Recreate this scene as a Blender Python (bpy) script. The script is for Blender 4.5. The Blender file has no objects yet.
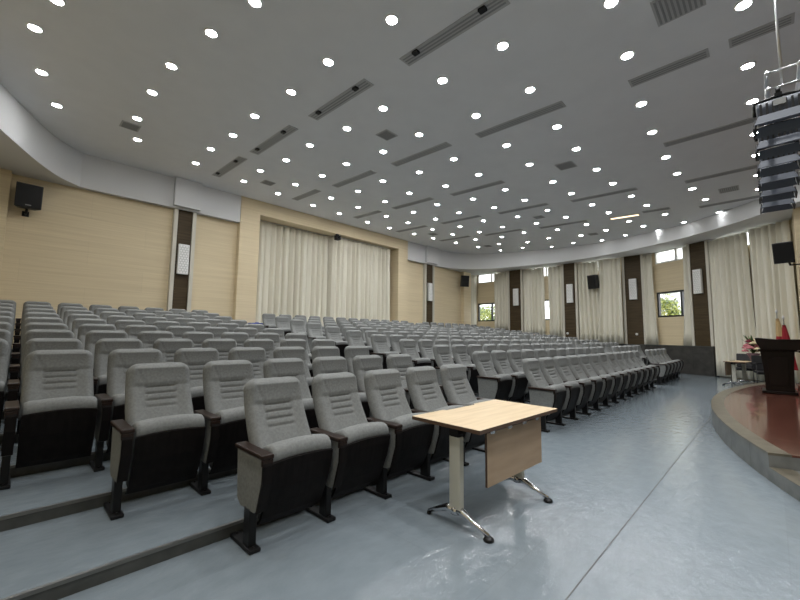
import bpy, bmesh, math, random
from mathutils import Vector, Matrix
from mathutils.geometry import tessellate_polygon
random.seed(7)
R = math.radians
scn = bpy.context.scene
COL = scn.collection
PI = math.pi

# ------------------------------------------------------------------ materials
def mat(name, col, rough=.5, metal=0., col2=None, nscale=None, detail=4., bump=0., bscale=None, spec=.5, coat=0., lo=.35, hi=.65):
    m = bpy.data.materials.new(name); m.use_nodes = True
    nt = m.node_tree; N = nt.nodes; L = nt.links
    b = N['Principled BSDF']
    b.inputs['Base Color'].default_value = (*col, 1); b.inputs['Roughness'].default_value = rough
    b.inputs['Metallic'].default_value = metal; b.inputs['Specular IOR Level'].default_value = spec
    b.inputs['Coat Weight'].default_value = coat
    tc = N.new('ShaderNodeTexCoord')
    def noise(sc):
        mp = N.new('ShaderNodeMapping'); mp.inputs['Scale'].default_value = sc
        L.new(tc.outputs['Object'], mp.inputs['Vector'])
        n = N.new('ShaderNodeTexNoise'); n.inputs['Scale'].default_value = 1; n.inputs['Detail'].default_value = detail
        L.new(mp.outputs['Vector'], n.inputs['Vector']); return n
    if col2 is not None:
        n = noise(nscale); r = N.new('ShaderNodeValToRGB')
        r.color_ramp.elements[0].position = lo; r.color_ramp.elements[1].position = hi
        r.color_ramp.elements[0].color = (*col, 1); r.color_ramp.elements[1].color = (*col2, 1)
        L.new(n.outputs['Fac'], r.inputs['Fac']); L.new(r.outputs['Color'], b.inputs['Base Color'])
    if bump:
        n = noise(bscale or nscale); bp = N.new('ShaderNodeBump'); bp.inputs['Strength'].default_value = bump
        bp.inputs['Distance'].default_value = .01
        L.new(n.outputs['Fac'], bp.inputs['Height']); L.new(bp.outputs['Normal'], b.inputs['Normal'])
    return m
def emit(name, col, s):
    m = bpy.data.materials.new(name); m.use_nodes = True
    b = m.node_tree.nodes['Principled BSDF']; b.inputs['Base Color'].default_value = (*col, 1)
    b.inputs['Emission Color'].default_value = (*col, 1); b.inputs['Emission Strength'].default_value = s
    return m
def bricked(m, w, h, mortar, dark, off=.5, rot=0, plane='xy', mix=.0):
    """multiply plank or tile joints into a material's base colour"""
    nt = m.node_tree; N = nt.nodes; L = nt.links; b = N['Principled BSDF']
    tc = N.new('ShaderNodeTexCoord'); mp = N.new('ShaderNodeMapping')
    if plane == 'xz': mp.inputs['Rotation'].default_value = (R(90), 0, 0)
    if plane == 'yz': mp.inputs['Rotation'].default_value = (R(90), 0, R(90))
    if rot: mp.inputs['Rotation'].default_value = (0, 0, rot)
    L.new(tc.outputs['Object'], mp.inputs['Vector'])
    br = N.new('ShaderNodeTexBrick'); L.new(mp.outputs['Vector'], br.inputs['Vector'])
    br.inputs['Scale'].default_value = 1; br.inputs['Brick Width'].default_value = w; br.inputs['Row Height'].default_value = h
    br.inputs['Mortar Size'].default_value = mortar; br.offset = off
    a = 1 - mix
    br.inputs['Color1'].default_value = (1, 1, 1, 1); br.inputs['Color2'].default_value = (a, a, a, 1)
    br.inputs['Mortar'].default_value = (dark, dark, dark, 1)
    mx = N.new('ShaderNodeMix'); mx.data_type = 'RGBA'; mx.blend_type = 'MULTIPLY'; mx.inputs[0].default_value = 1
    src = b.inputs['Base Color'].links[0].from_socket if b.inputs['Base Color'].links else None
    if src: L.new(src, mx.inputs[6])
    else: mx.inputs[6].default_value = b.inputs['Base Color'].default_value
    L.new(br.outputs['Color'], mx.inputs[7]); L.new(mx.outputs[2], b.inputs['Base Color'])
    return m

M = {}
M['fabric'] = mat('grey_fabric', (.180,.186,.181), .95, col2=(.222,.228,.222), nscale=(60,60,60), bump=.2, bscale=(260,260,260), spec=.15)
M['board'] = mat('seat_board', (.006,.0048,.0045), .5, col2=(.010,.008,.0075), nscale=(30,30,4), spec=.10)
M['armwood'] = mat('dark_brown_wood', (.014,.008,.006), .32, col2=(.026,.015,.011), nscale=(40,5,40), spec=.22)
M['black'] = mat('black_metal', (.006,.006,.0065), .4, spec=.3)
M['blackplastic'] = mat('black_plastic', (.012,.012,.014), .55)
M['bluegrey'] = mat('lamp_housing', (.075,.088,.115), .5)
M['vinyl'] = bricked(mat('blue_grey_vinyl', (.178,.212,.236), .11, col2=(.208,.243,.267), nscale=(6,9,1), detail=12, bump=.55, bscale=(8,13,1), spec=.5, lo=.3, hi=.7), 1.9, 1.15, .004, .93, mix=.10)
M['riser'] = mat('riser_stone', (.05,.053,.05), .5, col2=(.075,.078,.073), nscale=(9,9,9))
M['nosing'] = mat('nosing_metal', (.22,.22,.21), .4, metal=.8)
M['wallwood'] = bricked(mat('beige_wood_panel', (.65,.54,.355), .55, col2=(.735,.625,.425), nscale=(.55,.55,24), detail=8, spec=.3, lo=.3, hi=.7), 2.44, .61, .003, .86, plane='xz', mix=.03)
M['wallwood2'] = mat('beige_wood_side', (.65,.54,.355), .55, col2=(.735,.625,.425), nscale=(.55,.55,24), detail=8, spec=.3, lo=.3, hi=.7)
M['darkwood'] = mat('brown_wood_panel', (.052,.036,.018), .5, col2=(.078,.055,.029), nscale=(1.2,1.2,22), detail=8, spec=.2)
M['cream'] = mat('cream_trim', (.60,.57,.49), .5)
M['paint'] = mat('ceiling_paint', (.72,.735,.76), .8, col2=(.74,.755,.78), nscale=(3,3,3), spec=.2)
M['fasciapaint'] = mat('fascia_paint', (.64,.645,.65), .75, spec=.2)
M['slot'] = mat('vent_grey', (.42,.425,.43), .6)
M['ventdark'] = mat('vent_dark', (.25,.255,.26), .6)
M['white'] = mat('white_plastic', (.78,.78,.76), .45)
M['lens'] = emit('lamp_lens', (.985, .995, 1), 120)
M['warm'] = emit('warm_slot_glow', (1, .78, .50), 2.5)  # warm light caught by one air slot, put in as emission
M['curtain'] = mat('curtain_cloth', (.72,.69,.58), .95, col2=(.77,.74,.63), nscale=(3,3,.6), spec=.1)
M['stagewood'] = bricked(mat('red_brown_stage_wood', (.088,.030,.020), .15, col2=(.125,.045,.031), nscale=(.5,9,1), detail=3, spec=.6, coat=.3), 1.4, .12, .0, .9, mix=.14)
M['border'] = mat('stage_border_stone', (.085,.075,.053), .3, col2=(.14,.122,.09), nscale=(7,7,7), detail=8)
M['stone'] = bricked(mat('dark_stone', (.032,.031,.028), .45, col2=(.058,.055,.05), nscale=(6,6,6), detail=8), .8, 2, .006, .5, plane='yz', mix=.15)
M['stagestone'] = mat('stage_riser_stone', (.12,.125,.12), .4, col2=(.18,.185,.175), nscale=(7,7,7), detail=8)
M['mahogany'] = mat('dark_lectern_wood', (.006,.0035,.003), .35, col2=(.011,.006,.005), nscale=(8,8,1.5), spec=.22)
M['stepwood'] = mat('red_brown_wood', (.11,.04,.027), .35, col2=(.15,.06,.04), nscale=(14,2,14))
M['oak'] = mat('light_oak_top', (.56,.42,.25), .38, col2=(.68,.53,.34), nscale=(2.2,26,26), detail=6, lo=.3, hi=.7)
M['oakpanel'] = mat('oak_panel', (.30,.205,.125), .45, col2=(.39,.28,.18), nscale=(2.2,26,14), detail=6, lo=.3, hi=.7)
M['walnut'] = mat('brown_edge_band', (.09,.05,.03), .4)
M['creammetal'] = mat('cream_steel', (.50,.49,.42), .4)
M['chrome'] = mat('polished_aluminium', (.62,.62,.63), .18, metal=1.)
M['alu'] = mat('truss_aluminium', (.70,.71,.73), .3, metal=.9)
M['blue'] = mat('blue_plastic', (.03,.06,.35), .4)
M['red'] = mat('red_flag_cloth', (.30,.010,.02), .8)
M['yellow'] = mat('yellow_flag_cloth', (.50,.36,.18), .8)
M['leaf'] = mat('leaf_green', (.16,.24,.04), .6, col2=(.40,.42,.08), nscale=(1.3,1.3,1.3))
M['leaf2'] = mat('leaf_dark', (.05,.10,.03), .6, col2=(.10,.18,.05), nscale=(3,3,3))
M['bark'] = mat('bark', (.12,.08,.05), .9)
M['ground'] = mat('outside_ground', (.30,.32,.25), .9)
M['frame'] = mat('window_frame', (.018,.018,.02), .4)
M['petal_cream'] = mat('cream_petals', (.75,.66,.42), .7)
M['petal_pink'] = mat('pink_petals', (.55,.20,.22), .7)
M['petal_red'] = mat('dark_red_petals', (.16,.015,.03), .7)
M['paper'] = mat('mauve_wrapping_paper', (.20,.11,.13), .7)
M['building'] = mat('white_render', (.9,.9,.9), .8)
M['sconce'] = bricked(mat('sconce_diffuser', (.84,.84,.82), .5), .075, .07, .012, .72, .5, plane='xz')
def glass():
    m = bpy.data.materials.new('window_glass'); m.use_nodes = True; nt = m.node_tree; N = nt.nodes; L = nt.links
    N.remove(N['Principled BSDF']); t = N.new('ShaderNodeBsdfTransparent'); g = N.new('ShaderNodeBsdfGlossy')
    g.inputs['Roughness'].default_value = .02; mx = N.new('ShaderNodeMixShader'); mx.inputs[0].default_value = .06
    L.new(t.outputs[0], mx.inputs[1]); L.new(g.outputs[0], mx.inputs[2]); L.new(mx.outputs[0], N['Material Output'].inputs['Surface'])
    return m
M['glass'] = glass()

# ------------------------------------------------------------------ mesh helpers
class MB:
    def __init__(s): s.v = []; s.f = []; s.m = []; s.sm = []
    def add(s, verts, faces, mi=0, smooth=False):
        o = len(s.v); s.v += [tuple(v) for v in verts]
        for f in faces: s.f.append([i + o for i in f]); s.m.append(mi); s.sm.append(smooth)
        return s
    def box(s, a, b, mi=0, c=0.):
        """axis-aligned box a..b, with optional chamfer c"""
        x0,y0,z0 = a; x1,y1,z1 = b
        if c <= 0:
            v = [(x,y,z) for z in (z0,z1) for y in (y0,y1) for x in (x0,x1)]
            return s.add(v, [(0,2,3,1),(4,5,7,6),(0,1,5,4),(2,6,7,3),(0,4,6,2),(1,3,7,5)], mi)
        bm = bmesh.new(); bmesh.ops.create_cube(bm, size=1)
        for q in bm.verts: q.co = Vector(((x0+x1)/2 + q.co.x*(x1-x0), (y0+y1)/2 + q.co.y*(y1-y0), (z0+z1)/2 + q.co.z*(z1-z0)))
        bmesh.ops.bevel(bm, geom=bm.edges[:], offset=c, segments=2, profile=.5, affect='EDGES')
        return s.bm(bm, mi)
    def bm(s, bm, mi=0, smooth=False):
        bm.verts.index_update(); s.add([v.co[:] for v in bm.verts], [[v.index for v in f.verts] for f in bm.faces], mi, smooth); bm.free(); return s
    def prism(s, poly, x0, x1, ax='x', mi=0, c=0.):
        """extrude a 2D polygon along an axis: 'x' poly=(y,z), 'y' poly=(x,z), 'z' poly=(x,y)"""
        P = {'x': lambda p,t:(t,p[0],p[1]), 'y': lambda p,t:(p[0],t,p[1]), 'z': lambda p,t:(p[0],p[1],t)}[ax]
        bm = bmesh.new(); A = [bm.verts.new(P(p,x0)) for p in poly]; B = [bm.verts.new(P(p,x1)) for p in poly]
        n = len(poly); bm.faces.new(A); bm.faces.new(B[::-1])
        for i in range(n): bm.faces.new((A[i],B[i],B[(i+1)%n],A[(i+1)%n]))
        bmesh.ops.recalc_face_normals(bm, faces=bm.faces[:])
        if c > 0: bmesh.ops.bevel(bm, geom=bm.edges[:], offset=c, segments=2, profile=.5, affect='EDGES')
        return s.bm(bm, mi)
    def tube(s, pts, r, n=8, mi=0, cap=True):
        pts = [Vector(p) for p in pts]; rr = r if isinstance(r, (list,tuple)) else [r]*len(pts); o = []; F = []
        for i, p in enumerate(pts):
            d = ((pts[min(i+1,len(pts)-1)] - p).normalized() + (p - pts[max(i-1,0)]).normalized()).normalized()
            a = d.cross(Vector((0,0,1))); a = Vector((1,0,0)) if a.length < 1e-3 else a.normalized(); b = d.cross(a)
            o += [p + (a*math.cos(2*PI*k/n) + b*math.sin(2*PI*k/n))*rr[i] for k in range(n)]
        for i in range(len(pts)-1):
            for k in range(n): F.append((i*n+k, i*n+(k+1)%n, (i+1)*n+(k+1)%n, (i+1)*n+k))
        if cap: F += [tuple(range(n))[::-1], tuple(range((len(pts)-1)*n, len(pts)*n))]
        return s.add(o, F, mi, True)
    def lathe(s, prof, n=24, c=(0,0,0), mi=0, smooth=True):
        v = []; F = []
        for r, z in prof: v += [(c[0]+r*math.cos(2*PI*k/n), c[1]+r*math.sin(2*PI*k/n), c[2]+z) for k in range(n)]
        for i in range(len(prof)-1):
            for k in range(n): F.append((i*n+k, i*n+(k+1)%n, (i+1)*n+(k+1)%n, (i+1)*n+k))
        F += [tuple(range(n))[::-1], tuple(range((len(prof)-1)*n, len(prof)*n))]
        return s.add(v, F, mi, smooth)
    def ball(s, c, r, mi=0, sub=2, sq=(1,1,1)):
        bm = bmesh.new(); bmesh.ops.create_icosphere(bm, subdivisions=sub, radius=1)
        for q in bm.verts: q.co = Vector((c[0]+q.co.x*r*sq[0], c[1]+q.co.y*r*sq[1], c[2]+q.co.z*r*sq[2]))
        return s.bm(bm, mi, True)
    def mesh(s, name, mats):
        me = bpy.data.meshes.new(name); me.from_pydata(s.v, [], s.f)
        for m in (mats if isinstance(mats, (list,tuple)) else [mats]): me.materials.append(m)
        me.polygons.foreach_set('material_index', s.m); me.polygons.foreach_set('use_smooth', s.sm); me.update()
        return me
    def build(s, name, mats, parent=None, loc=None, rz=None):
        return link(name, s.mesh(name, mats), parent, loc, rz)
def link(name, me, parent=None, loc=None, rz=None):
    o = bpy.data.objects.new(name, me); COL.objects.link(o)
    if parent is not None: o.parent = parent
    if loc is not None: o.location = loc
    if rz is not None: o.rotation_euler = (0,0,rz)
    return o
def tag(o, label, cat, group=None):
    o['label'] = label; o['category'] = cat
    if group: o['group'] = group
    return o
def thing(name, label, cat, loc=(0,0,0), rz=0., group=None):
    o = bpy.data.objects.new(name, None); COL.objects.link(o); o.location = loc; o.rotation_euler = (0,0,rz)
    o.empty_display_size = .1
    return tag(o, label, cat, group)
def struct(o):
    o['kind'] = 'structure'; return o
ORD = ['zeroth','first','second','third','fourth','fifth','sixth','seventh','eighth','ninth','tenth','eleventh','twelfth','thirteenth','fourteenth','fifteenth']

# ------------------------------------------------------------------ camera
H = 1.329
pitch, yaw, roll = R(5.405), R(45.581), R(.671)
fw = Vector((math.sin(yaw)*math.cos(pitch), math.cos(yaw)*math.cos(pitch), math.sin(pitch)))
rt0 = Vector((math.cos(yaw), -math.sin(yaw), 0)); up0 = rt0.cross(fw)
rt = rt0*math.cos(roll) + up0*math.sin(roll); up = -rt0*math.sin(roll) + up0*math.cos(roll)
cd = bpy.data.cameras.new('camera'); cam = bpy.data.objects.new('camera', cd); COL.objects.link(cam)
cd.sensor_width = 36; cd.lens = 378.08/800*36; cd.clip_start = .05; cd.clip_end = 200
mw = Matrix((rt, up, -fw)).transposed().to_4x4(); mw.translation = (0,0,H); cam.matrix_world = mw
scn.camera = cam
scn.view_settings.view_transform = 'Standard'; scn.view_settings.look = 'None'
scn.view_settings.gamma = 1; scn.view_settings.use_curve_mapping = False
scn.view_settings.exposure = EXPO = 0.30
w = bpy.data.worlds.new('world'); scn.world = w; w.use_nodes = True
w.node_tree.nodes['Background'].inputs['Color'].default_value = (.93,.97,1,1)
w.node_tree.nodes['Background'].inputs['Strength'].default_value = 3.5

# ------------------------------------------------------------------ seating terraces and floor
YR = 12.5; NR = 11
def zrow(r): n = r-1; return .082*n + .0017*n*n
def yrow(r): return 2.316 + .884*(r-1)          # line of the front foot tips
def yedge(r): return 2.625 + .884*(r-2)         # riser in front of row r
W = [(19.2,12.5),(19.2,3.8),(17.95,1.5),(16.3,-.8)]
def wallx(y):
    for (x0,y0),(x1,y1) in zip(W,W[1:]):
        if y1 <= y <= y0: return x0 + (x1-x0)*(y-y0)/(y1-y0)
    return 19.2
fl = struct(MB().prism([(-1.2,-7),(17.1,-7),(17.1,-.8),(16.3,-.8),(17.95,1.5),(wallx(2.625),2.625),(-1.2,2.625)], -.12, 0, 'z').build('floor', M['vinyl']))
MB().box((-1.2,.823,0), (13.5,.829,.0015)).build('seam', M['riser'], fl)
for r in range(2, NR+1):
    ya = yedge(r); yb = yedge(r+1) if r < NR else YR; z = zrow(r); zp = zrow(r-1)
    poly = [(-1.2,ya),(wallx(ya),ya)] + ([(19.2,3.8)] if ya < 3.8 < yb else []) + [(wallx(yb),yb),(-1.2,yb)]
    t = struct(MB().prism(poly, -.12, z, 'z').build('floor', M['vinyl']))
    MB().box((-1.2,ya-.008,zp), (wallx(ya)-.02,ya,z-.018)).build('riser', M['riser'], t)
    n = MB(); n.box((-1.2,ya-.012,z-.016), (wallx(ya)-.02,ya+.010,z+.003)); n.build('nosing', M['nosing'], t)

# ------------------------------------------------------------------ ceiling, soffit, fascia
def zc(y): return 5.478 if y < 2 else 5.40 + .039*y
struct(MB().prism([(-7.2,5.478),(2,5.478),(13.1,zc(13.1)),(13.1,6.1),(-7.2,6.1)], -1.4, 19.5, 'x').build('ceiling', M['paint']))
def smooth(path, k=5):
    out = []
    for i in range(len(path)-1):
        p0 = Vector(path[max(i-1,0)]); p1 = Vector(path[i]); p2 = Vector(path[i+1]); p3 = Vector(path[min(i+2,len(path)-1)])
        for j in range(k):
            t = j/k
            out.append(tuple(.5*((2*p1) + (p2-p0)*t + (2*p0-5*p1+4*p2-p3)*t*t + (3*p1-p0-3*p2+p3)*t**3)))
    return out + [path[-1]]
LEFT = smooth([(-1.2,7.3),(-.80,8.7),(-.43,9.8),(-.17,10.47),(.15,11.22),(.50,11.85),(.92,12.3)]) + [(2.0,12.3),(3.0,12.3),(4.98,12.3)]
RIGHT = [(13.03,12.3),(14.2,12.3)] + smooth([(15.45,12.3),(16.4,12.12),(17.1,11.65),(17.63,10.9),(18.05,9.69),(18.30,8.31),(18.38,7.09),(18.30,6.09),(18.14,5.23),(17.87,4.39),(17.40,3.25),(16.80,2.11),(16.05,1.07),(15.2,.14),(14.38,-.66),(13.4,-1.5),(12.2,-2.3),(10.5,-3.0),(8.5,-3.4)])
def fascia(path, side):
    m = MB(); n = len(path); v = []
    for i, p in enumerate(path):
        a = Vector(path[max(i-1,0)]); b = Vector(path[min(i+1,n-1)]); d = (b-a).normalized(); nn = Vector((-d.y, d.x))
        q = Vector(p) + nn*.05
        v += [(p[0],p[1],4.99), (p[0],p[1],zc(p[1])+.03), (q.x,q.y,zc(q.y)+.03), (q.x,q.y,4.99)]
    F = [tuple(4*i+k if h == 0 else 4*(i+1)+k2 for h,k,k2 in ((0,j,j),(0,(j+1)%4,0),(1,0,(j+1)%4),(1,0,j))) for i in range(n-1) for j in range(4)]
    m.add(v, F, 0, False); m.f += [[0,1,2,3],[4*n-4,4*n-1,4*n-2,4*n-3]]; m.m += [0,0]; m.sm += [False,False]
    o = struct(m.build('trim_%d' % side, M['fasciapaint']))
    o.data.polygons.foreach_set('use_smooth', [abs(p.normal.z) < .3 for p in o.data.polygons]); o.data.update()
    o.data.set_sharp_from_angle(angle=R(28))
def soffit(path, wall):
    pts = path + wall; n = len(pts); tri = tessellate_polygon([[Vector((x,y,0)) for x, y in pts]]); m = MB()
    m.add([(x,y,5.0) for x, y in pts] + [(x,y,5.05) for x, y in pts], [t if (Vector(pts[t[1]])-Vector(pts[t[0]])).cross(Vector(pts[t[2]])-Vector(pts[t[0]])) < 0 else t[::-1] for t in tri])
    struct(m.build('ceiling', M['fasciapaint']))
fascia(LEFT, 1); fascia(RIGHT, 2)
soffit(LEFT, [(4.98,12.52),(-1.22,12.52)])
soffit(RIGHT, [(8.5,-4.5),(17.2,-4.5),(17.2,-.8),(16.32,-.8),(17.97,1.5),(19.22,3.8),(19.22,12.52),(13.03,12.52)])
for k, (a, b) in enumerate(((3.01,3.72),(14.33,15.2))):
    struct(MB().box((a,12.14,5.04), (b,12.31,zc(12.3)+.03)).build('trim_%d' % (3+k), M['fasciapaint']))

# ------------------------------------------------------------------ rear wall with the curtained recess
rw = MB()
rw.box((-1.2,YR,-.1), (4.98,YR+.2,6.1)); rw.box((13.03,YR,-.1), (19.4,YR+.2,6.1)); rw.box((4.98,12.95,-.1), (13.03,13.1,6.1))
struct(rw.build('wall_rear', M['wallwood']))
pt = MB(); pt.box((4.98,12.28,.9), (5.65,12.96,6.0)); pt.box((12.40,12.28,.9), (13.03,12.96,6.0)); pt.box((5.65,12.28,5.40), (12.40,12.96,6.0))
struct(pt.build('trim_5', M['wallwood']))
struct(MB().box((-1.2,12.26,.9), (-.28,12.52,5.02)).build('trim_6', M['wallwood']))
struct(MB().box((17.70,12.3,.9), (18.42,12.52,5.02)).build('trim_7', M['wallwood']))
for k, (a, b) in enumerate(((3.08,3.68),(14.40,15.14))):
    p = struct(MB().box((a+.1,12.40,.9), (b-.1,12.52,5.06)).build('trim_%d' % (8+k), M['darkwood']))
    for q in ((a,a+.1),(b-.1,b)): MB().box((q[0],12.34,.9), (q[1],12.52,5.06)).build('cream_strip', M['cream'], p)
struct(MB().box((-1.4,-7.2,-.1), (-1.2,12.7,6.1)).build('wall_left', M['wallwood2']))
struct(MB().box((-1.2,-7.2,-.1), (17.3,-7.0,6.1)).build('wall_front', M['wallwood']))
struct(MB().box((15.0,-3.2,-.05), (17.3,-.64,6.0)).build('wall_stage', M['wallwood2']))
struct(MB().box((17.1,-7.0,-.1), (17.3,-3.2,6.1)).build('wall_right', M['wallwood2']))

# ------------------------------------------------------------------ window wall on the right, piece by piece along s
SEG = []
acc = 0.
for (x0,y0),(x1,y1) in zip(W,W[1:]):
    L = math.hypot(x1-x0,y1-y0); SEG.append((acc, acc+L, x0, y0, math.atan2(y1-y0,x1-x0))); acc += L
def frame_at(s):
    for a, b, x, y, t in SEG:
        if s <= b + 1e-4: return a, (x, y, 0), t
    return SEG[-1][0], SEG[-1][2:4] + (0,), SEG[-1][4]
CAS = (2.22, 3.28); TRA = (4.48, 5.02)
BAYS = [(0,2.27,.16,1.62,1.08,1.05),(2.98,5.23,3.4,4.85,4.62,4.3),(5.81,7.92,6.1,7.6,6.9,6.85),(8.60,10.72,9.18,10.60,10.20,10.07),(11.33,14.15,11.7,13.6,12.84,12.84)]
win = 0
for s0, s1, w0, w1, cm, tm in BAYS:
    a, org, t = frame_at((w0+w1)/2); win += 1
    m = MB(); X0, X1, x0, x1 = s0-a, s1-a, w0-a, w1-a
    m.box((X0-.12,0,-.1), (x0,.22,6.1)); m.box((x1,0,-.1), (X1+.12,.22,6.1))
    low = win not in (3,5)
    m.box((x0,0,-.1), (x1,.22,CAS[0] if low else CAS[1])); m.box((x0,0,CAS[1]), (x1,.22,TRA[0])); m.box((x0,0,TRA[1]), (x1,.22,6.1))
    struct(m.build('wall_right', M['wallwood'], None, org, t))
    for (z0, z1), mt, mid, f in ((CAS, M['frame'], cm-a, .07), (TRA, M['white'], tm-a, .05))[(0 if low else 1):]:
        fr = MB(); y0, y1 = .02, .13
        fr.box((x0,y0,z0), (x1,y1,z0+f)); fr.box((x0,y0,z1-f), (x1,y1,z1)); fr.box((x0,y0,z0+f), (x0+f,y1,z1-f)); fr.box((x1-f,y0,z0+f), (x1,y1,z1-f))
        fr.box((mid-.04,y0,z0+f), (mid+.04,y1,z1-f))
        o = struct(fr.build('window_%d' % win, mt, None, org, t))
        for p0, p1 in ((x0+f,mid-.04),(mid+.04,x1-f)): MB().box((p0,.07,z0+f), (p1,.076,z1-f)).build('pane', M['glass'], o)
for k, (s0, s1) in enumerate(((2.27,2.98),(5.23,5.81),(7.92,8.60),(10.72,11.33))):
    a, org, t = frame_at((s0+s1)/2)
    p = struct(MB().box((s0-a+.02,-.14,-.05), (s1-a-.02,.2,5.02)).build('trim_%d' % (10+k), M['darkwood'], None, org, t))
    for q in ((s0-a-.08,s0-a+.02),(s1-a-.02,s1-a+.08)): MB().box((q[0],-.17,-.05), (q[1],.15,5.02)).build('cream_strip', M['cream'], p)
# low dark stone dado along the angled part, up to the tall stage-side curtain
a, org, t = frame_at(10.)
for s0, s1, q in ((7.0,8.7,3),(8.7,11.42,10)):
    a, org, t = frame_at(q if s0 < 8 else 10.)
    dd = MB(); dd.box((s0-a,-.24,-.05), (s1-a,-.0,1.04)); d = struct(dd.build('trim_%d' % (14 + (s0 > 8)), M['stone'], None, org, t))
    MB().box((s0-a,-.26,1.04), (s1-a,.0,1.08)).build('dado_cap', M['riser'], d)

# ------------------------------------------------------------------ curtains
def curtain(label, x0, x1, y, z0, z1, org=(0,0,0), t=0., pitch=.19, amp=.05, group=None, low=(0,0), seed=1):
    rnd = random.Random(seed); n = max(12, int((x1-x0)/.013)); nz = 9; v = []; F = []
    ph = [0.]
    for i in range(n): ph.append(ph[-1] + (x1-x0)/n/pitch*2*PI*rnd.uniform(.72,1.28))
    am = [amp*(1+.35*math.sin(i*.043+seed)) for i in range(n+1)]
    for j in range(nz):
        h = j/(nz-1); z = z1 + (z0-z1)*h
        for i in range(n+1):
            u = i/n; xx = x0 + (x1-x0)*u + (low[0]*(1-u) + low[1]*u)*h*h
            yy = y + am[i]*(.6+.4*h)*(1.1 - 2.2*abs(math.sin(ph[i]/2))**.8 + .25*math.sin(1.3*ph[i]+1.5*h)) + .012*math.sin(ph[i]*.31+3*h)
            zz = z - (.02*max(0, math.sin(ph[i])) if j == 0 else 0)
            v.append((xx, yy, zz))
    for j in range(nz-1):
        for i in range(n): F.append((j*(n+1)+i, j*(n+1)+i+1, (j+1)*(n+1)+i+1, (j+1)*(n+1)+i))
    o = MB().add(v, F, 0, True).build('curtain', M['curtain'], None, org, t)
    sd = o.modifiers.new('thickness', 'SOLIDIFY'); sd.thickness = .004
    MB().box((x0,y-.012,z1+.005), (x1,y+.012,z1+.03)).build('curtain_rail', M['white'], o)
    return tag(o, label, 'curtain', group)
curtain('long beige pleated curtain, half of the stage-like recess nearer the empty wall', 5.62, 8.97, 12.83, .98, 5.36, seed=3, amp=.10, pitch=.25)
curtain('long beige pleated curtain, half of the rear recess towards the windows', 8.90, 12.1, 12.60, .98, 5.36, seed=4, amp=.10, pitch=.25)
curtain('narrow beige curtain in the rear corner, beside the first small window', 18.47, 19.08, 12.34, .98, 4.93, seed=9, amp=.05)
cl = [(1.30,2.19,1.75,'beige curtain between the rear corner window and the first dark panel',(0,.0)),
      (3.07,4.26,1.4,'wide beige curtain just after the first dark panel, before the bright slit',(0,0)),
      (4.44,5.15,1.35,'narrower beige curtain between the bright slit and the second dark panel',(0,0)),
      (5.9,6.84,1.1,'beige curtain beside the second dark panel, on the rear side of the hanging speaker',(0,.14)),
      (6.91,7.84,1.1,'beige curtain between the hanging speaker and the third dark panel',(-.16,0)),
      (8.69,9.17,1.08,'beige curtain drawn back beside the third dark panel and the tree window',(0,.13)),
      (10.42,10.64,1.08,'narrow beige curtain drawn back between the tree window and the fourth dark panel',(-.2,0)),
      (11.41,12.81,.04,'tall beige floor-length curtain behind the flowers',(0,.16)),
      (12.95,14.1,.04,'tall beige floor-length curtain behind the flags and angled speaker',(0,0))]
for i, (s0, s1, z0, lab, low) in enumerate(cl):
    a, org, t = frame_at((max(s0,0)+s1)/2)
    curtain(lab, s0-a, s1-a, (-.33 if i in (4,8) else -.12), z0, 4.93, org, t, seed=10+i, amp=.065, low=low)

# ------------------------------------------------------------------ wall sconces, sensors, speakers
def sconce(label, org, t, x, z0, z1, y, wd=.29):
    o = MB().box((x-wd/2,y-.10,z0), (x+wd/2,y,z1), 0, .008).build('wall_sconce', M['white'], None, org, t)
    MB().box((x-wd/2+.03,y-.106,z0+.04), (x+wd/2-.03,y-.099,z1-.04)).build('diffuser', M['sconce'], o)
    MB().box((x-wd/2+.04,y,z0+.04), (x+wd/2-.04,y+.03,z1-.04)).build('back_plate', M['black'], o)
    return tag(o, label, 'wall light')
sconce('white box sconce on the rear wall pilaster nearest the black corner speaker', (0,0,0), 0, 3.38, 3.06, 3.95, 12.375)
sconce('white box sconce on the rear wall pilaster beyond the long curtained recess', (0,0,0), 0, 14.77, 3.12, 4.02, 12.375)
for s, lab in ((2.70,'white box sconce on the dark panel closest to the rear corner window'),(5.55,'white box sconce on the second dark panel from the rear corner'),
               (8.26,'white box sconce on the dark panel just before the tree window'),(11.02,'white box sconce on the dark panel beside the tall stage curtains')):
    a, org, t = frame_at(s); sconce(lab, org, t, s-a, 3.04, 3.95, -.165)
for s, z, lab in ((5.36,1.54,'small round white sensor low on the second dark panel'),(8.31,1.52,'small round white sensor low on the dark panel before the tree window')):
    a, org, t = frame_at(s); m = MB(); m.lathe([(.001,0),(.055,0),(.05,.03),(.02,.04),(.001,.04)], 16)
    o = link('wall_sensor', m.mesh('wall_sensor', M['white']), None); c, sn = math.cos(t), math.sin(t)
    p = Vector((s-a, -.141, z)); o.matrix_world = Matrix.Translation(org) @ Matrix.Rotation(t,4,'Z') @ Matrix.Translation(p) @ Matrix.Rotation(R(90),4,'X')
    tag(o, lab, 'sensor')
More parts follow.
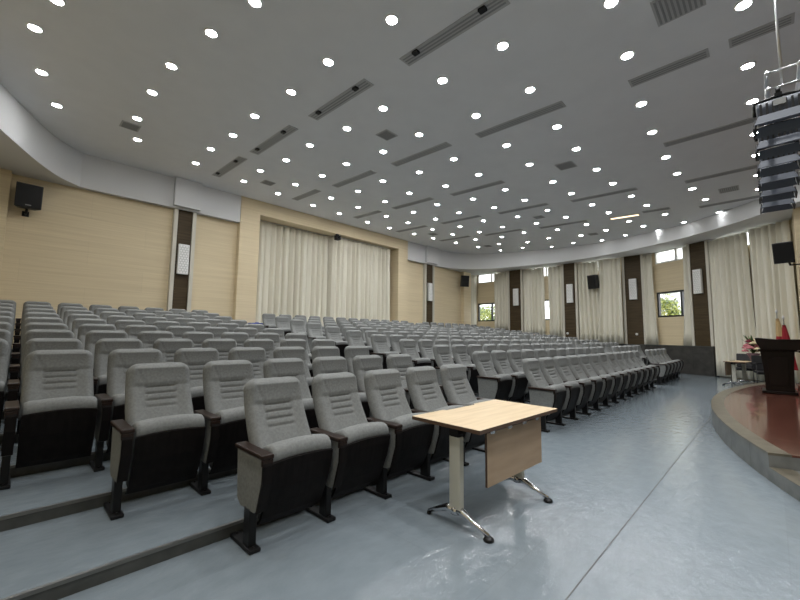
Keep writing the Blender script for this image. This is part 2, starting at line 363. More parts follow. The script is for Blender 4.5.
def speaker(label, loc, rz, wd, ht, dp, tilt=0., mount=None, badge=True):
    """front faces local -y"""
    o = thing('wall_speaker', label, 'speaker', loc, rz)
    b = MB(); b.prism([(-wd/2,-dp/2),(wd/2,-dp/2),(wd*.33,dp/2),(-wd*.33,dp/2)], -ht/2, ht/2, 'z', 0, .012)
    cab = b.build('cabinet', M['blackplastic'], o); cab.rotation_euler = (tilt,0,0)
    g = MB().box((-wd/2+.02,-dp/2-.012,-ht/2+.02), (wd/2-.02,-dp/2-.001,ht/2-.02), 0, .004).build('grille', M['black'], cab)
    if badge: MB().box((-.05,-dp/2-.016,-ht/2+.05), (.05,-dp/2-.012,-ht/2+.075)).build('badge', M['nosing'], cab)
    m = MB(); m.tube([(0,dp*.2,-ht*.3), mount[0], mount[1]], .025); m.box((mount[1][0]-.06,mount[1][1]-.01,mount[1][2]-.06), (mount[1][0]+.06,mount[1][1]+.02,mount[1][2]+.06))
    m.build('bracket', M['black'], o); return o
speaker('black loudspeaker high on the rear wall beside the corner pier', (.03,12.22,4.46), R(4), .46, .55, .3, R(6), ((.0,.10,-.36),(0,.26,-.36)))
speaker('black loudspeaker high in the rear corner by the small window', (17.40,12.06,4.40), R(-32), .46, .62, .34, R(8), ((.0,.16,-.2),(.0,.22,-.2)), False)
a, org, t = frame_at(6.74)
speaker('black loudspeaker hanging in front of the wide beige curtain', (19.2-.45, 12.5-6.74, 3.93), R(-108), .42, .64, .34, R(6), ((0,.2,.0),(.1,.43,.0)), False)
speaker('black angled loudspeaker on an arm in front of the tall stage curtains', (14.0,-.37,3.62), R(-100), .40, .54, .30, R(12), ((0,.1,-.34),(.38,1.05,-.30)), False).children[0].rotation_euler.y = R(-13)
cm = thing('ceiling_camera', 'small black camera under the head of the long curtained recess', 'camera', (8.93,12.36,5.40))
MB().box((-.05,-.05,-.06), (.05,.05,0)).build('mount', M['black'], cm); MB().box((-.10,-.13,-.24), (.10,.07,-.06), 0, .02).build('camera_body', M['blackplastic'], cm)
MB().tube([(0,-.13,-.15),(0,-.17,-.16)], .05, 14).build('lens', M['black'], cm)

# ------------------------------------------------------------------ ceiling fittings
TIL = math.atan(.039)
def tilt(y): return TIL if y > 2 else 0.
trim_me = MB().lathe([(.070,.004),(.070,-.010),(.078,-.016),(.094,-.012),(.098,.004)], 20).mesh('downlight', M['white'])
lens_me = MB().lathe([(.001,-.022),(.030,-.0205),(.052,-.016),(.066,-.008),(.069,-.002),(.001,-.002)], 16).mesh('lens', M['lens'])
beam = bpy.data.lights.new('beam', 'SPOT'); beam.energy = 38; beam.color = (.985,.995,1); beam.spot_size = R(112); beam.spot_blend = 1.; beam.shadow_soft_size = .06
beam_dim = beam.copy(); beam_dim.energy = 12; beam_dim.spot_size = R(80)
lens_dim = lens_me.copy(); lens_dim.materials[0] = emit('lamp_lens_dim', (.985,.995,1), 22)
BASE = [0,1.6,3.1,4.5,5.75,7.15,8.35,9.75,11.0,12.3,13.5,14.8,16.15,17.5]
P=[(-0.10,7.33),(0.02,8.64),(0.08,6.43),(0.28,9.82),(1.46,7.83),(1.48,9.14),(1.49,6.73),(1.67,5.48),(1.70,10.27),(1.86,4.49),(3.02,9.41),(3.06,10.62),(3.07,7.14),(3.10,8.29),(3.14,4.71),(3.15,5.86),(3.23,3.38),(4.41,9.72),(4.45,10.87),(4.48,7.36),(4.53,8.54),(4.57,4.98),(4.58,6.10),(4.62,2.52),(4.66,3.64),(4.88,1.18),(5.57,9.88),(5.63,11.05),(5.66,7.52),(5.70,8.67),(5.74,5.11),(5.79,6.28),(5.82,2.68),(5.90,3.80),(6.02,1.28),(6.05,0.01),(6.96,10.03),(7.01,11.17),(7.03,7.62),(7.11,8.83),(7.15,5.24),(7.22,6.41),(7.27,2.81),(7.33,3.94),(7.50,1.41),(7.51,0.02),(8.13,10.07),(8.18,11.23),(8.21,7.70),(8.29,8.87),(8.32,5.29),(8.43,6.47),(8.46,2.86),(8.57,4.00),(8.72,1.48),(8.73,-0.00),(9.48,10.06),(9.60,7.71),(9.60,11.28),(9.73,5.30),(9.73,8.91),(9.84,6.47),(9.87,2.87),(9.98,4.01),(10.17,1.49),(10.18,0.00),(10.62,10.01),(10.75,7.66),(10.75,11.20),(10.88,8.83),(10.91,5.27),(10.98,6.39),(11.08,2.83),(11.18,3.96),(11.40,1.46),(11.40,0.01),(11.99,9.89),(12.11,7.52),(12.12,11.05),(12.27,8.70),(12.29,5.15),(12.39,6.27),(12.45,2.71),(12.57,3.83),(12.85,1.33),(12.85,0.01),(13.12,9.69),(13.22,10.86),(13.31,7.39),(13.43,4.97),(13.46,8.55),(13.59,6.12),(13.61,2.56),(13.74,3.68),(14.08,0.01),(14.13,1.17),(14.52,9.43),(14.55,10.56),(14.62,7.13),(14.77,8.23),(14.80,4.73),(14.91,5.86),(14.98,2.31),(15.21,3.42),(15.56,-0.11),(15.86,0.99),(15.92,9.05),(15.96,10.20),(16.06,4.42),(16.07,6.70),(16.19,3.18),(16.31,7.80),(16.38,5.47),(16.42,1.99),(17.20,2.90),(17.28,8.52),(17.30,9.74),(17.31,4.05),(17.59,6.21),(17.82,7.30),(17.74,5.06)]
cols = {}
for x, y in P: cols.setdefault(min(range(14), key=lambda k: abs(BASE[k]-x)), []).append((y, x))
for k, l in cols.items():
    for i, (y, x) in enumerate(sorted(l, reverse=True)):
        o = link('downlight', trim_me); o.location = (x,y,zc(y)); o.rotation_euler = (tilt(y),0,0)
        tag(o, 'small round lit downlight, %s from the rear in the %s ceiling line from the windows' % (ORD[i+1], ORD[14-k]), 'ceiling light', 'recessed downlights')
        edge = x > 15.4 and min(math.hypot(x-q[0], y-q[1]) for q in RIGHT) < .75
        c = link('lens', lens_dim if edge else lens_me, o); sp = bpy.data.objects.new('beam', beam_dim if edge else beam); COL.objects.link(sp); sp.parent = o; sp.location = (0,0,-.03)
SLOTS = [(3.93,2.09,3.82),(3.88,4.59,6.30),(3.81,6.92,8.80),(3.75,9.27,11.13),(6.58,2.41,4.20),(6.47,4.87,6.62),(6.42,7.31,9.07),(6.29,9.74,11.16),
         (9.14,5.03,6.78),(9.0,7.44,9.18),(8.92,9.78,11.2),(11.87,2.44,4.21),(11.66,4.87,6.60),(11.51,7.27,9.01),(11.41,9.73,11.40),(14.55,2.95,3.86),(14.34,2.07,2.82),
         (14.31,4.55,6.31),(14.09,6.96,8.67),(13.85,9.30,10.94),(6.76,.41,1.42),(6.75,-.45,.19),(9.5,-.07,1.41),(12.19,-.09,1.40),(14.85,-.04,1.39)]
for i, (x, a, b) in enumerate(SLOTS):
    L = b-a; yc = (a+b)/2
    col = [3.9,6.5,9.1,11.6,14.3].index(min([3.9,6.5,9.1,11.6,14.3], key=lambda q: abs(q-x))); rk = sorted([s for s in SLOTS if abs(s[0]-x) < 1], key=lambda s: -s[1]).index((x,a,b))
    o = MB().box((-.11,-L/2,-.012), (.11,L/2,.01)).build('air_slot', M['slot'], None, (x,yc,zc(yc))); o.rotation_euler = (tilt(yc),0,0)
    warm = i == 15
    m = MB()
    for q in (-.055,.0,.055): m.box((q-.012,-L/2+.03,-.016), (q+.012,L/2-.03,-.011))
    m.build('louvre', M['warm'] if warm else M['ventdark'], o)
    if x < 4.2:
        for q in (-L*.33, L*.33): MB().box((-.10,q-.05,-.05), (-.02,q+.05,-.012), 0, .006).build('clip', M['black'], o)
    tag(o, ('warm-lit ' if warm else 'long grey ') + 'air slot, %s from the rear in the %s slot line from the windows' % (ORD[rk+1], ORD[5-col]), 'air vent', 'ceiling air slots')
for x, y, lab, s in ((5.31,5.66,'square grey vent between the two slot lines above the near seats',.34),(4.98,10.42,'square grey vent near the empty-wall end of the curtained recess',.34),(1.45,9.65,'square grey vent beside two downlights near the corner speaker',.34),
                  (9.18,3.36,'square dark vent in the middle of the ceiling',.4),(12.89,5.71,'square dark vent above the middle of the far seats',.34),(16.43,5.01,'square dark vent near the curved edge before the window wall',.34),
                  (12.63,10.39,'square dark vent near the window end of the curtained recess',.34),(16.06,9.72,'square dark vent near the rear window corner',.34),(13.6,.61,'dark vent over the aisle in front of the stage lights',.42),
                  (15.88,.67,'dark vent close to the stage-side curved edge',.42),(5.47,.59,'large slatted vent almost overhead',.5)):
    o = MB().box((-s/2,-s/2,-.012), (s/2,s/2,.01)).build('ceiling_vent', M['slot'], None, (x,y,zc(y))); o.rotation_euler = (tilt(y),0,0)
    m = MB(); n = 9
    for k in range(n): q = -s/2+.04+(s-.08)*k/(n-1); m.box((-s/2+.03,q-.012,-.018), (s/2-.03,q+.012,-.011))
    m.build('grille', M['ventdark'], o); tag(o, lab, 'air vent')

# ------------------------------------------------------------------ auditorium chairs (front faces -y, y=0 at the front foot tip)
def back_mesh(wr=0., full=True):
    """padded back: front grid with bolsters, a ribbed panel and rounded shoulders"""
    nu, nv = (44, 84) if full else (24, 50); w0, w1, Ht, rc = .236, .222, .585, .085
    B = Vector((0,.190,.465)); A = Vector((0,.225,.50)).normalized(); NN = Vector((0,-A.z,A.y))
    g0 = [.205,.259,.313,.367]                       # rib joints, height above the bottom
    fr = []; bk = []
    for j in range(nv+1):
        t = j/nv; h = Ht*(1-(1-t)**1.25) if j else 0.
        wd = w0 + (w1-w0)*h/Ht; k = h-(Ht-rc)
        ww = wd if k <= 0 else wd-rc+math.sqrt(max(rc*rc-k*k, 0))
        for i in range(nu+1):
            s = -math.cos(PI*i/nu)*.35 + (2*i/nu-1)*.65; x = s*ww
            e = min(ww-abs(x), Ht-h if h > .1 else 9)
            rd = min(max(e/.045, 0), 1); d = .052*math.sqrt(1-(1-rd)**2)
            ax = abs(x)
            if h < .40: d += .014*min(max((ax-.110)/.06, 0), 1)*min(1,(.40-h)/.08) * (1 if e > .045 else rd)
            if h > .375: d += (.010*min((h-.375)/.03, 1) + .022*(h-.375)/.2)*rd
            if ax < .104 and .20 <= h <= .372:
                q = min(abs(h-z) for z in g0); qq = min(q, .104-ax if .104-ax < .02 else 1)
                d -= .020*max(0, 1-qq/.007)
                d += .005*math.sqrt(max(0, min(1, q/.02)))
            sl = abs(ax-.106-.07*max(0,(h-.37)/.2))
            if sl < .007 and h > .37: d -= .006*(1-sl/.007)
            if wr and h > .42: d += wr*rd*math.exp(-((x+.09)/.11)**2)*(math.sin(150*(h-.55*x)+9*x)*.6+math.sin(95*h-60*x))*min(1,(h-.42)/.06)
            tt = h/Ht; c0 = Vector((0, .180+.235*(1.5*tt-.5*tt**3), .465+.535*tt)); td = Vector((0, .235*(1.5-1.5*tt*tt), .535)).normalized(); NN = Vector((0,-td.z,td.y))
            p = c0 + NN*d; fr.append((x, p.y, p.z))
            q = c0 + NN*(-.010 - .012*rd); bk.append((x*.985, q.y, q.z))
    n1 = (nu+1)*(nv+1); F = []; Mi = []
    m = MB()
    for j in range(nv):
        for i in range(nu):
            a = j*(nu+1)+i; F.append((a,a+1,a+nu+2,a+nu+1))
    m.add(fr, F, 0, True)
    m.add(bk, [f[::-1] for f in F], 1, True)
    ring = [j*(nu+1) for j in range(nv+1)] + [nv*(nu+1)+i for i in range(1,nu+1)] + [j*(nu+1)+nu for j in range(nv-1,-1,-1)]
    for a, b in zip(ring, ring[1:]): m.f.append([a,b,b+n1,a+n1]); m.m.append(0); m.sm.append(True)
    for i in range(nu): m.f.append([i+1,i,i+n1,i+1+n1]); m.m.append(0); m.sm.append(False)
    return m
SHELLMATS = [M['fabric'], M['board']]
def seat_meshes():
    """tipped-up seat: fabric cushion behind, dark board in front"""
    prof = [(.205,.47),(.165,.545),(.11,.592),(.05,.616),(.0,.622),(-.035,.612),(-.056,.588),(-.062,.556),(-.052,.528),(.02,.35),(.08,.19),(.115,.14),(.15,.15),(.185,.25)]
    nx = 14; hw = .222; v = []; F = []; n = len(prof)
    cy = sum(p[0] for p in prof)/n; cz = sum(p[1] for p in prof)/n
    for i in range(nx+1):
        u = -1+2*i/nx; x = math.copysign(hw*(1-(1-abs(u))**1.6), u); e = min(1, (hw-abs(x))/.03); k = .90+.10*math.sqrt(max(0, 1-(1-e)**2))
        for y, z in prof:
            arch = .016*(1-(x/hw)**2)*max(0, min(1, (z-.45)/.1))
            v.append((x, cy+(y-cy)*k, cz+(z-cz)*k+arch))
    for i in range(nx):
        for j in range(n): F.append((i*n+j, i*n+(j+1)%n, (i+1)*n+(j+1)%n, (i+1)*n+j))
    F += [tuple(range(n))[::-1], tuple(range(nx*n, nx*n+n))]
    cu = MB().add(v, F, 0, True)
    bo = MB(); fp = [(-.066,.528),(-.058,.47),(-.028,.36),(.018,.25),(.062,.16),(.092,.118),(.125,.108)]; bp = [(y+.016,z+.006) for y, z in fp]
    v = []; n = len(fp); nx = 10; F = []
    for i in range(nx+1):
        x = -.224+.448*i/nx
        for p in (fp, bp):
            for k, (y, z) in enumerate(p): v.append((x, y-.008*(1-(x/.224)**2), z + (.016*(1-(x/.224)**2) if k < 2 else 0)))
    for i in range(nx):
        for j in range(n-1):
            a = i*2*n+j; b = (i+1)*2*n+j; F += [(a,a+1,b+1,b),(a+n,b+n,b+n+1,a+n+1)]
        a = i*2*n; b = (i+1)*2*n; F += [(a,b,b+n,a+n),(a+n-1,a+2*n-1,b+2*n-1,b+n-1)]
    for i in (0,nx):
        for j in range(n-1): a = i*2*n+j; F.append((a,a+n,a+n+1,a+1) if i == 0 else (a,a+1,a+n+1,a+n))
    bo.add(v, F, 0, False)
    return cu.mesh('seat_cushion', M['fabric']), bo.mesh('seat_board', M['board'])
cush_me, board_me = seat_meshes()
def stand_meshes():
    sp = MB(); sp.prism([(-.085,.572),(-.098,.54),(-.094,.44),(-.035,.262),(.0,.240),(.20,.232),(.25,.27),(.275,.572)], -.024, .024, 'x', 0, .006)
    fp = [(-.105,.574),(-.118,.54),(-.113,.435),(-.052,.255),(-.035,.25),(-.094,.44),(-.098,.54),(-.085,.574)]
    sp.prism(fp[:4]+fp[4:], -.030, .030, 'x', 1)
    ar = MB(); ar.box((-.040,-.115,.576), (.040,.285,.606), 0, .009); ar.box((-.035,-.112,.537), (.035,-.088,.578), 0, .005)
    lg = MB(); lg.box((-.024,.045,.022), (.024,.135,.255), 0, .006)
    ft = MB(); ft.box((-.037,.0,0), (.037,.30,.026), 0, .008); ft.lathe([(.001,.026),(.010,.026),(.010,.032),(.001,.033)], 8, (0,.03,0)); ft.lathe([(.001,.026),(.010,.026),(.010,.032),(.001,.033)], 8, (0,.27,0))
    return sp.mesh('side_panel', [M['fabric'],M['board']]), ar.mesh('armrest', M['armwood']), lg.mesh('leg', M['black']), ft.mesh('foot_plate', M['black'])
sp_me, ar_me, lg_me, ft_me = stand_meshes()
bk_me = back_mesh().mesh('backrest', SHELLMATS); bk_far = back_mesh(0, False).mesh('backrest', SHELLMATS); bk_wr = back_mesh(.0022).mesh('backrest', SHELLMATS); bk_wr2 = back_mesh(.0010).mesh('backrest', SHELLMATS)
lgft = MB(); lgft.box((-.024,.045,.022), (.024,.135,.255)); lgft.box((-.037,0,0), (.037,.30,.026)); lgft_me = lgft.mesh('leg', M['black'])
def chair(x, y, z, label, near, end, back=None, seat_rot=0., S=.575):
    """x = centre line; stands carry the chair left and, at the end of a row, right"""
    o = thing('auditorium_chair', label, 'chair', (x,y,z), 0, 'rows of tip-up auditorium chairs')
    link('backrest', back or (bk_me if near else bk_far), o)
    c = link('seat_cushion', cush_me, o); b = link('seat_board', board_me, o)
    for q in (c, b): q.rotation_euler = (seat_rot,0,0)
    for sx in ((-S/2,S/2) if end else (-S/2,)):
        link('side_panel', sp_me, o, (sx,0,0)); link('armrest', ar_me, o, (sx,0,0))
        if near: link('foot_plate', ft_me, link('leg', lg_me, o, (sx,0,0)))
        else: link('leg', lgft_me, o, (sx,0,0))
    return o
S = .575
def row(block, r, first, n, near, S=.575):
    for k in range(n):
        x = first + S*k; q = n-1-k
        lab = 'grey tip-up chair, %s from window end of %s row, %s' % (ORD[q+1], ORD[r], block)
        bk = {('b',1,0):bk_wr, ('b',2,0):bk_wr2, ('b',1,3):bk_wr2}.get((block[9:10] if block.startswith('block beh') else '', r, k)) if block.startswith('block behind') else None
        chair(x, yrow(r), zrow(r), lab, near, k == n-1, bk, 0., S)
for r in range(1, NR+1):
    nb = min(4+r, 8)
    sb = (.563,.560,.556)[min(r,3)-1]; row('block behind the wooden table', r, 3.668 - .012*(r>2) + .004*max(r-3,0) - sb*(nb-1), nb, r <= 4, sb)
    row('middle block', r, 5.390+S/2 + .008*(r-1), 12, r <= 3)
    row('block along the windows', r, 13.23+S/2, nb, r <= 1)

# ------------------------------------------------------------------ folding tables
def table(label, loc, rz, lt=1.22, dp=.62, ht=.70):
    o = thing('folding_table', label, 'table', loc, rz)
    m = MB(); z0, z1 = ht-.026, ht; a, b = lt/2, dp/2
    poly = [(-a,-b),(a,-b),(a,b),(.22,b),(.20,b-.03),(-.20,b-.03),(-.22,b),(-a,b)]
    m.prism(poly, z0, z1, 'z'); n = len(m.f)
    for i, f in enumerate(m.f):
        zs = [m.v[k][2] for k in f]; m.m[i] = 0 if min(zs) > z1-.001 else 1
    m.build('table_top', [M['oak'],M['walnut']], o)
    pn = MB(); pn.box((-.41,-.245,.285), (.41,-.228,.652), 0)
    for i, f in enumerate(pn.f): ys = [pn.v[k][1] for k in f]; pn.m[i] = 0 if max(ys)-min(ys) < .001 else 1
    p = pn.build('modesty_panel', [M['oakpanel'],M['walnut']], o)
    hg = MB()
    for x in (-.34,-.1,.12,.34): hg.box((x-.03,-.249,.640), (x+.03,-.215,.662)); hg.box((x-.008,-.235,.66), (x+.008,-.215,ht-.026))
    hg.tube([(-.40,-.236,.660),(.40,-.236,.660)], .008); hg.build('hinge_rail', M['chrome'], p)
    bm_ = MB(); bm_.box((-.5,-.085,ht-.075), (.5,-.025,ht-.028)); bm_.build('cross_beam', M['black'], o)
    for sx in (-.51,.36):
        l = MB(); l.prism([(-.022,-.100),(.022,-.100),(.027,-.088),(.027,-.02),(.022,-.008),(-.022,-.008),(-.027,-.02),(-.027,-.088)], .125, .615, 'z')
        lo = l.build('leg', M['creammetal'], o, (sx,0,0))
        cpm = MB(); cpm.prism([(-.085,.615),(-.02,.615),(-.005,.64),(-.01,ht-.026),(-.07,ht-.026),(-.095,.64)], -.026, .026, 'x'); cpm.build('tilt_head', M['black'], lo)
        fo = MB(); fo.tube([(0,-.05,.115),(0,-.12,.105),(0,-.20,.07),(0,-.315,.030)], [.034,.026,.019,.013], 10); fo.tube([(0,-.05,.115),(0,.03,.105),(0,.11,.07),(0,.205,.024)], [.034,.026,.019,.013], 10)
        fo.lathe([(.001,.085),(.038,.085),(.036,.128),(.001,.13)], 14, (0,-.05,0)); f = fo.build('foot', M['chrome'], lo)
        for yy, q in ((-.315,1.),(.205,.45)):
            g = MB(); g.lathe([(.001,0),(.034*q,0),(.036*q,.010),(.030*q,.020),(.010*q,.030),(.001,.031)], 16, (0,yy,0)); g.build('glide', M['black'], f)
    return o
table('light oak folding table with modesty panel in front of the chairs', (2.80,1.70,0), R(-1.5), 1.185, .62, .712)
table('small folding table by the wall curtain under the flowers', (15.0,.70,0), R(168), 1.02, .5)

# ------------------------------------------------------------------ visitor chairs beyond the far table
def visitor(label, loc, rz):
    o = thing('visitor_chair', label, 'chair', loc, rz)
    MB().box((-.23,-.23,.42), (.23,.23,.48), 0, .02).build('seat', M['blackplastic'], o)
    b = MB().box((-.23,-.02,-.02), (.23,.025,.40), 0, .02).build('backrest', M['blackplastic'], o, (0,.24,.50)); b.rotation_euler = (R(-10),0,0)
    for sx in (-.26,.26):
        m = MB(); m.tube([(sx,.24,.02),(sx,-.22,.02),(sx,-.24,.05),(sx,-.22,.64),(sx,-.19,.66),(sx,.25,.66)], .014); m.build('leg', M['black'], o)
        MB().box((sx-.025,-.2,.665), (sx+.025,.2,.69), 0, .008).build('armrest', M['blackplastic'], o)
    MB().tube([(-.26,.25,.66),(0,.25,.70),(.26,.25,.66)], .012).build('back_rail', M['black'], o)
    MB().box((-.26,-.24,.40), (.26,-.21,.425)).build('front_rail', M['black'], o)
    return o
visitor('black armchair behind the small far table', (15.85,.66,0), R(-100))
visitor('black armchair between the small far table and the lectern', (14.5,.15,0), R(-75))

# ------------------------------------------------------------------ flowers on the far table
fl_ = thing('flower_bouquet', 'bouquet of cream, pink and red flowers in mauve paper', 'flowers', (14.95,.40,.70))
MB().lathe([(.05,0),(.055,.03),(.10,.14),(.16,.25),(.145,.25),(.09,.15),(.02,.05)], 18).build('wrapping', M['paper'], fl_)
rnd = random.Random(5)
for i in range(15):
    th = i*2.399; ph = math.sqrt((i+.5)/15); rr = .20*ph; c = Vector((rr*math.cos(th), rr*math.sin(th), .42+.20*(1-ph*ph)-.10*ph + rnd.uniform(-.03,.03)))
    mt = 'petal_red' if c.z > .58 and c.y > .02 else 'petal_pink' if c.y > .05 or i % 4 == 3 else 'petal_cream'; R0 = rnd.uniform(.075,.11)
    m = MB()
    for q in range(3):
        for k in range(6-q):
            an = k*2*PI/(6-q)+q*.5; rd = R0*(.62-.24*q); m.ball((c.x+rd*math.cos(an), c.y+rd*math.sin(an), c.z+R0*.22*q), R0*(.52-.07*q), 0, 1, (1,1,.62))
    m.ball((c.x,c.y,c.z+R0*.35), R0*.3, 0, 1)
    f = m.build('flower', M[mt], fl_); MB().tube([(0,0,.22),(c.x*.5,c.y*.5,.36),(c.x,c.y,c.z)], .006, 5).build('stem', M['leaf2'], f)
for i in range(9):
    an = i*.7+.3; m = MB(); r1 = rnd.uniform(.22,.32); z1 = rnd.uniform(.45,.80)
    pts = [Vector((0,0,.25)), Vector((r1*.5*math.cos(an), r1*.5*math.sin(an), z1*.8)), Vector((r1*math.cos(an), r1*math.sin(an), z1))]; side = Vector((-math.sin(an), math.cos(an), 0))*.035
    m.add([pts[0], pts[1]-side, pts[1]+side, pts[2], pts[1]+Vector((0,0,.012))], [(0,1,4),(0,4,2),(1,3,4),(4,3,2)]); m.build('leaf', M['leaf2'], fl_)

# ------------------------------------------------------------------ stage with step notch, lectern, low step
CX, CY, RA = 9.4, -11.7, 12.54
def arc(x0, x1, n, rad=RA): return [(CX+rad*math.sin(t0), CY+rad*math.cos(t0)) for t0 in [math.asin((x0-CX)/RA)+(math.asin((x1-CX)/RA)-math.asin((x0-CX)/RA))*i/n for i in range(n+1)]]
ZS = .26
st = thing('stage_platform', 'low curved stage with glossy red-brown planks and grey stone riser', 'stage', (9.4,-3,0))
SO = Vector((9.4,-3,0))
def loc2(l): return [(x-SO.x, y-SO.y) for x, y in l]
A = arc(5.12,13.75,40); Bi = arc(5.12,13.75,40,RA-.17); ur = Vector((CX-5.12, CY-A[0][1])).normalized()
notch = [tuple(Vector(A[0])+ur*q) for q in (0,1.3)]; inner0 = Bi[0]
back = [(14.2,-6.6),(notch[1][0]+.5,-6.6)]
MB().prism(loc2(A + back + [notch[1]]), 0, ZS-.02, 'z').build('riser', M['stagestone'], st)
dk = MB(); dk.prism(loc2(Bi + back + [tuple(Vector(notch[1]))]), ZS-.02, ZS, 'z'); dk.build('deck', M['stagewood'], st)
bo = MB(); bo.prism(loc2(A + Bi[::-1]), ZS-.02, ZS+.003, 'z'); bo.build('stone_border', M['border'], st)
A2 = arc(2.6,5.12,14); I2 = arc(2.6,5.12,14,RA-1.3)
stp = MB(); stp.prism(loc2(A2 + I2[::-1]), 0, .125, 'z'); sp_ = stp.build('step', M['stagestone'], st)
b2 = MB(); b2.prism(loc2(A2 + arc(2.6,5.12,14,RA-.17)[::-1]), .125, .13, 'z'); b2.build('step_border', M['border'], sp_)
jt = MB()
for i in range(2,40,3):
    x, y = A[i]; d = Vector((x-CX,y-CY)).normalized(); n_ = Vector((-d.y,d.x))*.004; e = Vector((x,y))+d*.0015
    jt.add([(e.x-n_.x-SO.x,e.y-n_.y-SO.y,.0),(e.x+n_.x-SO.x,e.y+n_.y-SO.y,.0),(e.x+n_.x-SO.x,e.y+n_.y-SO.y,ZS-.02),(e.x-n_.x-SO.x,e.y-n_.y-SO.y,ZS-.02)], [(0,1,2,3)])
jt.build('stone_joint', M['riser'], st)

le = thing('lectern', 'dark mahogany lectern with sloping top on the curved stage', 'lectern', (11.05,0,ZS+.004))
MB().box((-.34,-.31,0), (.34,.20,.05), 0, .01).build('plinth', M['mahogany'], le)
m = MB(); m.prism([(-.27,.05),(.14,.05),(.155,.5),(.185,.84),(-.31,.84),(-.285,.5)], -.28, .28, 'x', 0, .006); bd = m.build('body', M['mahogany'], le)
MB().prism([(-.20,.16),(.07,.16),(.09,.72),(-.215,.72)], -.29, .29, 'x', 0, .005).build('side_panel', M['mahogany'], bd)
MB().box((-.30,-.345,.84), (.30,.215,.875), 0, .008).build('collar', M['mahogany'], le)
m = MB(); m.prism([(-.62,.875),(.17,.875),(.235,1.02),(.25,1.105),(.20,1.11),(-.10,1.075),(-.62,1.07)], -.42, .42, 'x', 0, .008); m.build('desk_top', M['mahogany'], le)
MB().box((-.44,-.64,1.066), (.44,-.08,1.085), 0, .006).build('desk_lip', M['mahogany'], le)
ds = thing('rostrum_desk', 'dark wooden desk standing behind the lectern on the stage', 'desk', (12.3,-1.35,ZS+.004))
MB().box((-.35,-.95,.80), (.35,.95,.84), 0, .008).build('desk_top', M['mahogany'], ds)
MB().box((-.32,-.90,.10), (-.29,.90,.80)).build('front_panel', M['mahogany'], ds)
for yy in (-.90,.86): MB().box((-.29,yy,0), (.30,yy+.04,.80)).build('side_panel', M['mahogany'], ds)
bs = thing('wooden_step', 'low red-brown wooden box step beside the lectern', 'step', (10.75,-.70,ZS+.004))
MB().box((-.3,-.38,.0), (.3,.38,.19), 0, .006).build('box', M['stepwood'], bs); MB().box((-.32,-.40,.19), (.32,.40,.22), 0, .006).build('tread', M['stepwood'], bs)

# ------------------------------------------------------------------ furled flags beside the stage
def flag(label, loc, mt2, h, seed):
    o = thing('furled_flag', label, 'flag', loc)
    MB().lathe([(.001,0),(.20,0),(.20,.03),(.05,.07),(.03,.12),(.001,.12)], 20).build('base', M['chrome'], o)
    MB().tube([(0,0,.1),(0,0,h)], .014, 10).build('pole', M['chrome'], o)
    MB().lathe([(.001,0),(.02,.0),(.035,.03),(.03,.06),(.012,.09),(.001,.13)], 12, (0,0,h)).build('finial', M['alu'], o)
    m = MB(); n = 28; nz = 12; v = []; F = []; top = h-.16
    for j in range(nz+1):
        q = j/nz; z = top - q*1.25; rad = .025+.095*q**.8; ox = -.07*q
        for i in range(n):
            an = 2*PI*i/n; rr = rad*(1+.32*math.sin(7*an+seed+q*1.5)); v.append((rr*math.cos(an)*.7, ox+rr*math.sin(an), z))
    for j in range(nz):
        for i in range(n): F.append((j*n+i, j*n+(i+1)%n, (j+1)*n+(i+1)%n, (j+1)*n+i))
    F += [tuple(range(n)), tuple(range(nz*n, nz*n+n))[::-1]]
    m.add(v, F, 0, True)
    if mt2:
        for k, f in enumerate(m.f): m.m[k] = 1 if min(m.v[i][2] for i in f) > top-.55 and len(f) == 4 else 0
    m.build('cloth', [M['red'], M[mt2]] if mt2 else M['red'], o); return o
flag('furled red flag with yellow upper folds on a silver pole', (15.6,-.15,0), 'yellow', 2.12, 0)
flag('furled plain red flag on a pole nearer the stage wall', (15.2,-.27,0), None, 1.92, 1.3)

# ------------------------------------------------------------------ blue bin at the rear
bb = thing('storage_bin', 'blue plastic bin standing at the rear wall in the aisle', 'bin', (5.57,11.98,zrow(11)))
MB().prism([(-.17,0),(.17,0),(.21,.66),(-.21,.66)], -.16, .16, 'y', 0, .015).build('body', M['blue'], bb)
m = MB(); m.box((-.225,-.18,.655), (.225,.18,.70), 0, .012); ld = m.build('lid', M['blue'], bb); MB().box((-.06,-.03,.698), (.06,.03,.722), 0, .008).build('handle', M['blue'], ld)

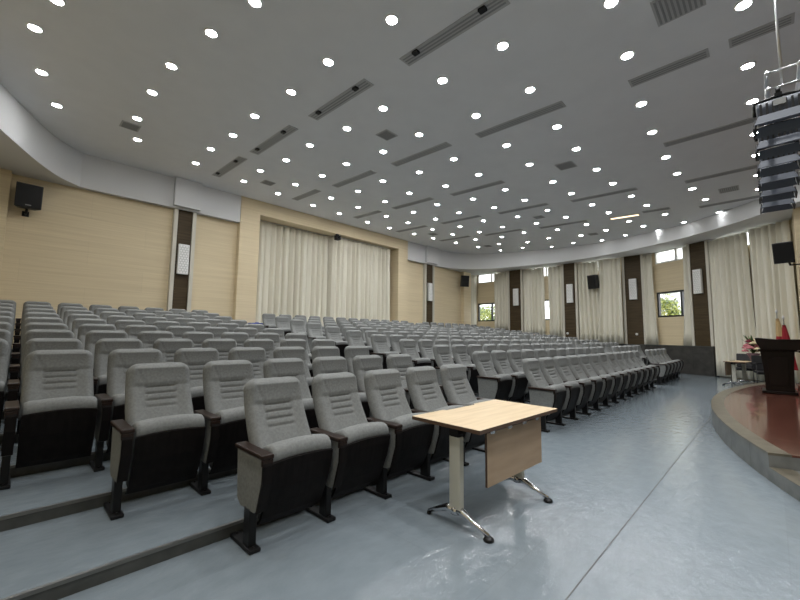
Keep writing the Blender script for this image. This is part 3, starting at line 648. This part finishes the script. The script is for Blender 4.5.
# ------------------------------------------------------------------ stage-light truss
tr = thing('lighting_truss', 'bright aluminium ladder truss under the ceiling above the stage edge', 'truss', (6.72,-.22,3.72))
for yy in (-.11,.11):
    for zz in (-.08,.08): MB().tube([(-2.0,yy,zz),(2.0,yy,zz)], .02, 10).build('chord', M['alu'], tr)
for k in range(13):
    x = -1.98+k*3.96/12; m = MB(); m.tube([(x,-.11,-.08),(x,-.11,.08),(x,.11,.08),(x,.11,-.08),(x,-.11,-.08)], .012, 8); m.build('rung', M['alu'], tr)
for x in (-1.6,1.6): MB().tube([(x,0,.08),(x,0,zc(0)-3.72)], .012, 8).build('hanger_rod', M['alu'], tr)
for i, x in enumerate((4.7,5.3,5.9,6.5,7.1,7.7)):
    o = thing('stage_light', 'dark blue-grey stage light with barn doors, %s along the truss from the camera' % ORD[i+1], 'stage light', (x,-.17,3.40), R(90), 'stage lights on the truss')
    # local x runs across the picture (world -y after the turn is +x...), front looks down towards the stage
    b = MB(); prof = [(-.10,-.07),(.10,-.07),(.12,.02),(.09,.075),(.03,.10),(-.05,.10),(-.10,.06)]
    b.prism(prof, -.15, .15, 'x', 0, .02); bd = b.build('housing', M['bluegrey'], o); 
    fn = MB()
    for k in range(7): q = -.12+k*.04; fn.box((q-.008,.085,-.055), (q+.008,.125,.045))
    fn.build('cooling_fins', M['blackplastic'], bd)
    for sx in (-1,1):
        d = MB(); d.prism([(-.10,-.07),(.10,-.07),(.13,-.17),(-.13,-.17)], -.006, .006, 'x'); bdn = d.build('barn_door', M['blackplastic'], o, (sx*.15,0,0)); bdn.rotation_euler = (0, -sx*R(9), 0)
    for sy in (-1,1):
        d = MB(); d.prism([(-.14,-.07),(.14,-.07),(.17,-.16),(-.17,-.16)], -.005, .005, 'y'); bdn = d.build('barn_door', M['bluegrey'], o, (0,sy*.10,0)); bdn.rotation_euler = (sy*R(22),0,0)
    yk = MB(); yk.tube([(-.165,0,.0),(-.165,0,.12),(0,0,.14),(.165,0,.12),(.165,0,.0)], .014, 8); yk.build('yoke', M['black'], o)
    cp = MB(); cp.box((-.025,-.025,.13), (.025,.025,.16)); cp.tube([(0,0,.16),(0,0,.215)], .018, 8); cp.build('clamp', M['black'], o)
    MB().box((-.04,.098,.0), (.04,.128,.05)).build('label_plate', M['slot'], bd)

# ------------------------------------------------------------------ outside the windows
struct(MB().box((19.6,-6,-.2), (45,34,-.05)).build('ground', M['ground']))
def tree(label, loc, rad, hz, seed, mt):
    rnd = random.Random(seed); o = thing('leafy_tree', label, 'tree', loc)
    t = MB(); t.tube([(0,0,0),(.04,.02,hz*.5),(0,0,hz)], [.09,.07,.04], 8)
    for k in range(6): an = k*1.05; t.tube([(0,0,hz*.55+.05*k),(rad*.6*math.cos(an),rad*.6*math.sin(an),hz+.2*math.sin(k))], [.03,.012], 6)
    t.build('trunk', M['bark'], o)
    m = MB()
    for k in range(5200):
        an = rnd.uniform(0,2*PI); cz = rnd.uniform(-1,1); q = rnd.uniform(.25,1)**.5; s = math.sqrt(1-cz*cz); lump = 1+.22*math.sin(3*an+seed)+.18*math.sin(5*cz+an*2)
        p = Vector((rad*q*lump*s*math.cos(an), rad*q*lump*s*math.sin(an), hz+rad*.95*q*lump*cz)); u = Vector((rnd.gauss(0,1),rnd.gauss(0,1),rnd.gauss(0,1))).normalized(); w_ = u.orthogonal().normalized(); L_ = rnd.uniform(.05,.10)
        m.add([p-u*L_, p+w_*L_*.45, p+u*L_, p-w_*L_*.45], [(0,1,2,3)], 0 if rnd.random() < .72 else 1)
    f = m.build('foliage', [M['leaf'],M['leaf2']], o); f['kind'] = 'stuff'; return o
tree('yellow-green tree seen through the rear corner window', (22.4,13.9,-.05), 1.05, 2.55, 3, 0)
tree('rounded green tree seen through the window between drawn-back curtains', (21.7,3.85,-.05), 1.15, 2.35, 8, 0)
bl = thing('apartment_building', 'white building far beyond the window between drawn-back curtains', 'building', (34,5.6,-.05))
MB().box((-2,-3,0), (2,3,9.3)).build('wall', M['building'], bl)
for k in range(4):
    for q in range(4): MB().box((-2.03,-2.5+k*1.35,5.5+q*1.0-2), (-2.0,-1.6+k*1.35,6.1+q*1.0-2)).build('window_pane', M['slot'], bl)
scn.cycles.use_denoising = True
scn.cycles.sample_clamp_indirect = 6

# fill spots without fittings, added out of view over the stage and front aisle
for x, y in [(1.8,1.2),(3.2,1.2),(.3,1.2),(.3,2.6),(.3,-.1)] + [(x,-.1) for x in (1.7,3.1,4.6)] + [(1.7+1.45*i,-1.45-1.4*j) for i in range(10) for j in range(3)]:
    ld_ = bpy.data.lights.new('front_fill_spot', 'SPOT'); ld_.energy = (95 if x < 5 else 8); ld_.color = (.985,.995,1); ld_.spot_size = R(112); ld_.spot_blend = 1.; ld_.shadow_soft_size = .06
    lo_ = bpy.data.objects.new('front_fill_spot', ld_); COL.objects.link(lo_); lo_.location = (x,y,zc(y)-.05)
